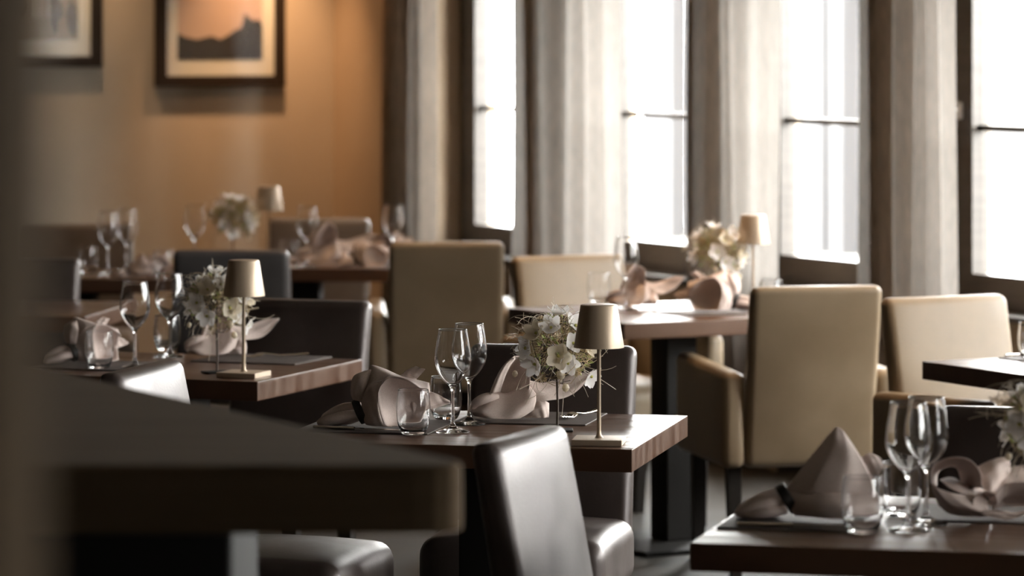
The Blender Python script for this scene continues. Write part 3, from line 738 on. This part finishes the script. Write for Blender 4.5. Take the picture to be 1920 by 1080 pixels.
def flower_stick(label, p, rz=0, seed=2):
    r = random.Random(seed)
    root = thing('flower_arrangement', label, 'flowers', (p.x, p.y, .7503), rz, 'wild flower balls on dark sticks')
    C = Vector((0, 0, .185)); R = .077
    m = MB(); m.add(*tube([(0, 0, .004), (.0008, 0, .06), (-.001, .001, .12), (0, 0, .19)], [.0030, .0026, .0026, .0022], 8)); m.build('stick', M_twig, root)
    m = MB(); m.add(*rbox(.035, .028, .002, .0015, 1), M=T(0, 0, .002)); m.build('base_plate', M_steel_black, root)
    def arcs(n, rad, rlo, rhi, ln, wob, mb):
        for _ in range(n):
            c = sph(1, math.acos(r.uniform(-.95, 1)), r.uniform(0, 2*pi)); t = c.orthogonal().normalized(); t.rotate(Matrix.Rotation(r.uniform(0, 6.28), 3, c))
            l = r.uniform(*ln); rr = r.uniform(rlo, rhi); pts = []
            for i in range(8):
                a = (i/7-.5)*l; d = (c*math.cos(a)+t*math.sin(a)).normalized()
                pts.append(C+d*(rr+wob*math.sin(i*1.3+r.random()*2)))
            mb.add(*tube(pts, rad, 4))
    m = MB(); arcs(34, .0009, R*.45, R*1.02, (1.2, 3.0), .005, m); m.build('twig_nest', M_twig, root)
    m = MB(); arcs(60, .0007, R*.5, R*1.15, (.6, 2.4), .006, m)
    for k in range(60):        # dry tufts
        d = sph(1, math.acos(r.uniform(-.2, 1)), r.uniform(0, 6.28)); b = C+d*R*.6
        for j in range(7):
            e = (d+Vector((r.uniform(-.5, .5), r.uniform(-.5, .5), r.uniform(-.5, .5)))).normalized()
            m.add(*tube([b, b+e*.02, b+e*.04+Vector((0, 0, -.003))], [.0009, .0007, .0004], 3))
    m.build('dry_grass', M_straw, root)
    m = MB()                   # long loose wisps with loops
    for k in range(58):
        d = sph(1, math.acos(r.uniform(-.8, .95)), r.uniform(0, 6.28)); q = C+d*R*.7; pts = [q.copy()]; v = d*.016+Vector((0, 0, .004))
        bend = Vector((r.uniform(-1, 1), r.uniform(-1, 1), r.uniform(-1, 1)))*.45
        for i in range(r.randint(5, 11)):
            v = v+Vector((bend.y*v.z-bend.z*v.y, bend.z*v.x-bend.x*v.z, bend.x*v.y-bend.y*v.x))*.6+Vector((0, 0, -.0008)); v = v.normalized()*.012
            q = q+v; pts.append(q.copy())
        pts = [Vector((a.x, a.y, max(a.z, .003))) for a in pts]
        m.add(*tube(pts, .0007, 4))
    m.build('trailing_wire', M_wisp, root)
    m = MB()                   # sprigs pointing up and out
    for k in range(24):
        d = sph(1, math.acos(r.uniform(-.1, 1)), r.uniform(0, 6.28)); a = C+d*R*.5; e = C+d*R*r.uniform(1.35, 1.85)+Vector((r.uniform(-.01, .01), r.uniform(-.01, .01), 0))
        m.add(*tube([a, (a+e)/2+Vector((0, 0, .004)), e], [.0010, .0008, .0004], 4))
        for j in range(4):
            b = a.lerp(e, .5+.12*j); f = (d+Vector((r.uniform(-1, 1), r.uniform(-1, 1), r.uniform(-1, 1)))).normalized()
            m.add(*tube([b, b+f*.012], [.0009, .0006], 3))
    m.build('sprig', M_wisp, root)
    m = MB()                   # small leaves
    for k in range(300):
        d = sph(1, math.acos(r.uniform(-.75, 1)), r.uniform(0, 6.28)); b = C+d*R*r.uniform(.55, 1.0)
        e = (d+Vector((r.uniform(-.8, .8), r.uniform(-.8, .8), r.uniform(-.8, .8)))).normalized(); s = e.orthogonal().normalized(); l = r.uniform(.009, .019)
        nn = e.cross(s)*.0018
        m.add([b, b+e*l*.5+s*l*.24+nn, b+e*l, b+e*l*.5-s*l*.24+nn, b+e*l*.5-nn*.4], [(0, 1, 4), (1, 2, 4), (2, 3, 4), (3, 0, 4)])
    m.build('foliage', M_green, root)
    # blossoms spread over the ball
    dirs = [(-.2, -.75, .70), (.42, -.8, .22), (.95, -.35, -.75), (-.72, -.7, -.42), (.02, -1, -.12), (-.95, -.4, .05), (-.62, -.6, .5), (.3, -.9, -.35), (.95, -.5, .1), (.8, -.1, .35), (-.3, .7, .6), (.4, .8, .1), (.55, -.5, .75), (.05, .2, 1), (-.6, .6, -.2)]
    for i, d in enumerate(dirs):
        d = Vector(d); n_ = d.normalized()
        blossom(root, C+n_*(R*(1.0 if i != 2 else 1.3)), (n_+Vector((0, -.3, .1))).normalized(), r.uniform(.023, .032) if i != 2 else .028, r, M_cpetal if i in (4, 6, 8, 11) else M_petal, cup=(.35 if i in (2, 5) else .75))
    for d in [(-.55, -.75, -.95), (.5, -.7, -.55), (-.45, -.4, .75)]:      # brown seed heads
        n_ = Vector(d).normalized(); c = C+n_*R*1.08; m = MB()
        for k in range(60):
            e = sph(1, math.acos(r.uniform(-1, 1)), r.uniform(0, 6.28)); e = (e+n_*.5).normalized()
            m.add(*tube([c, c+e*.013], [.0016, .0008], 3))
        m.build('seed_head', M_straw, root)
    for d, s in [((-1.35, -.5, -.75), .008), ((.25, -1, -1.15), .010), ((.1, -.95, -.75), .012), ((1.2, -.3, .1), .006)]:
        c = C+Vector(d)*R*.92; m = MB(); m.add(*lathe([(0, -s), (s*.6, -s*.6), (s*.85, 0), (s*.6, s*.7), (0, s)], 10), M=T(*c))
        m.build('bud', M_cpetal, root)
    return root
fl = flower_stick('crisp ball of white blossoms and twigs on the centre table, left of its lamp', at(1045, 808), 0)
gz = Vector((0, 0, .0003))
dup(fl, at(407, 699)+gz, .5, 'white flower ball on the left table, just left of its lamp')
dup(fl, at(1345, 578)+gz, 1.1, 'blurred flower ball on the window table, left of its lamp')
dup(fl, at(437, 499)+gz, 2.0, 'blurred greenish flower ball on the far table, left of its lamp')
dup(fl, at(1966, 985)+gz, .3, 'flower ball cut off by the right edge on the lower right table')
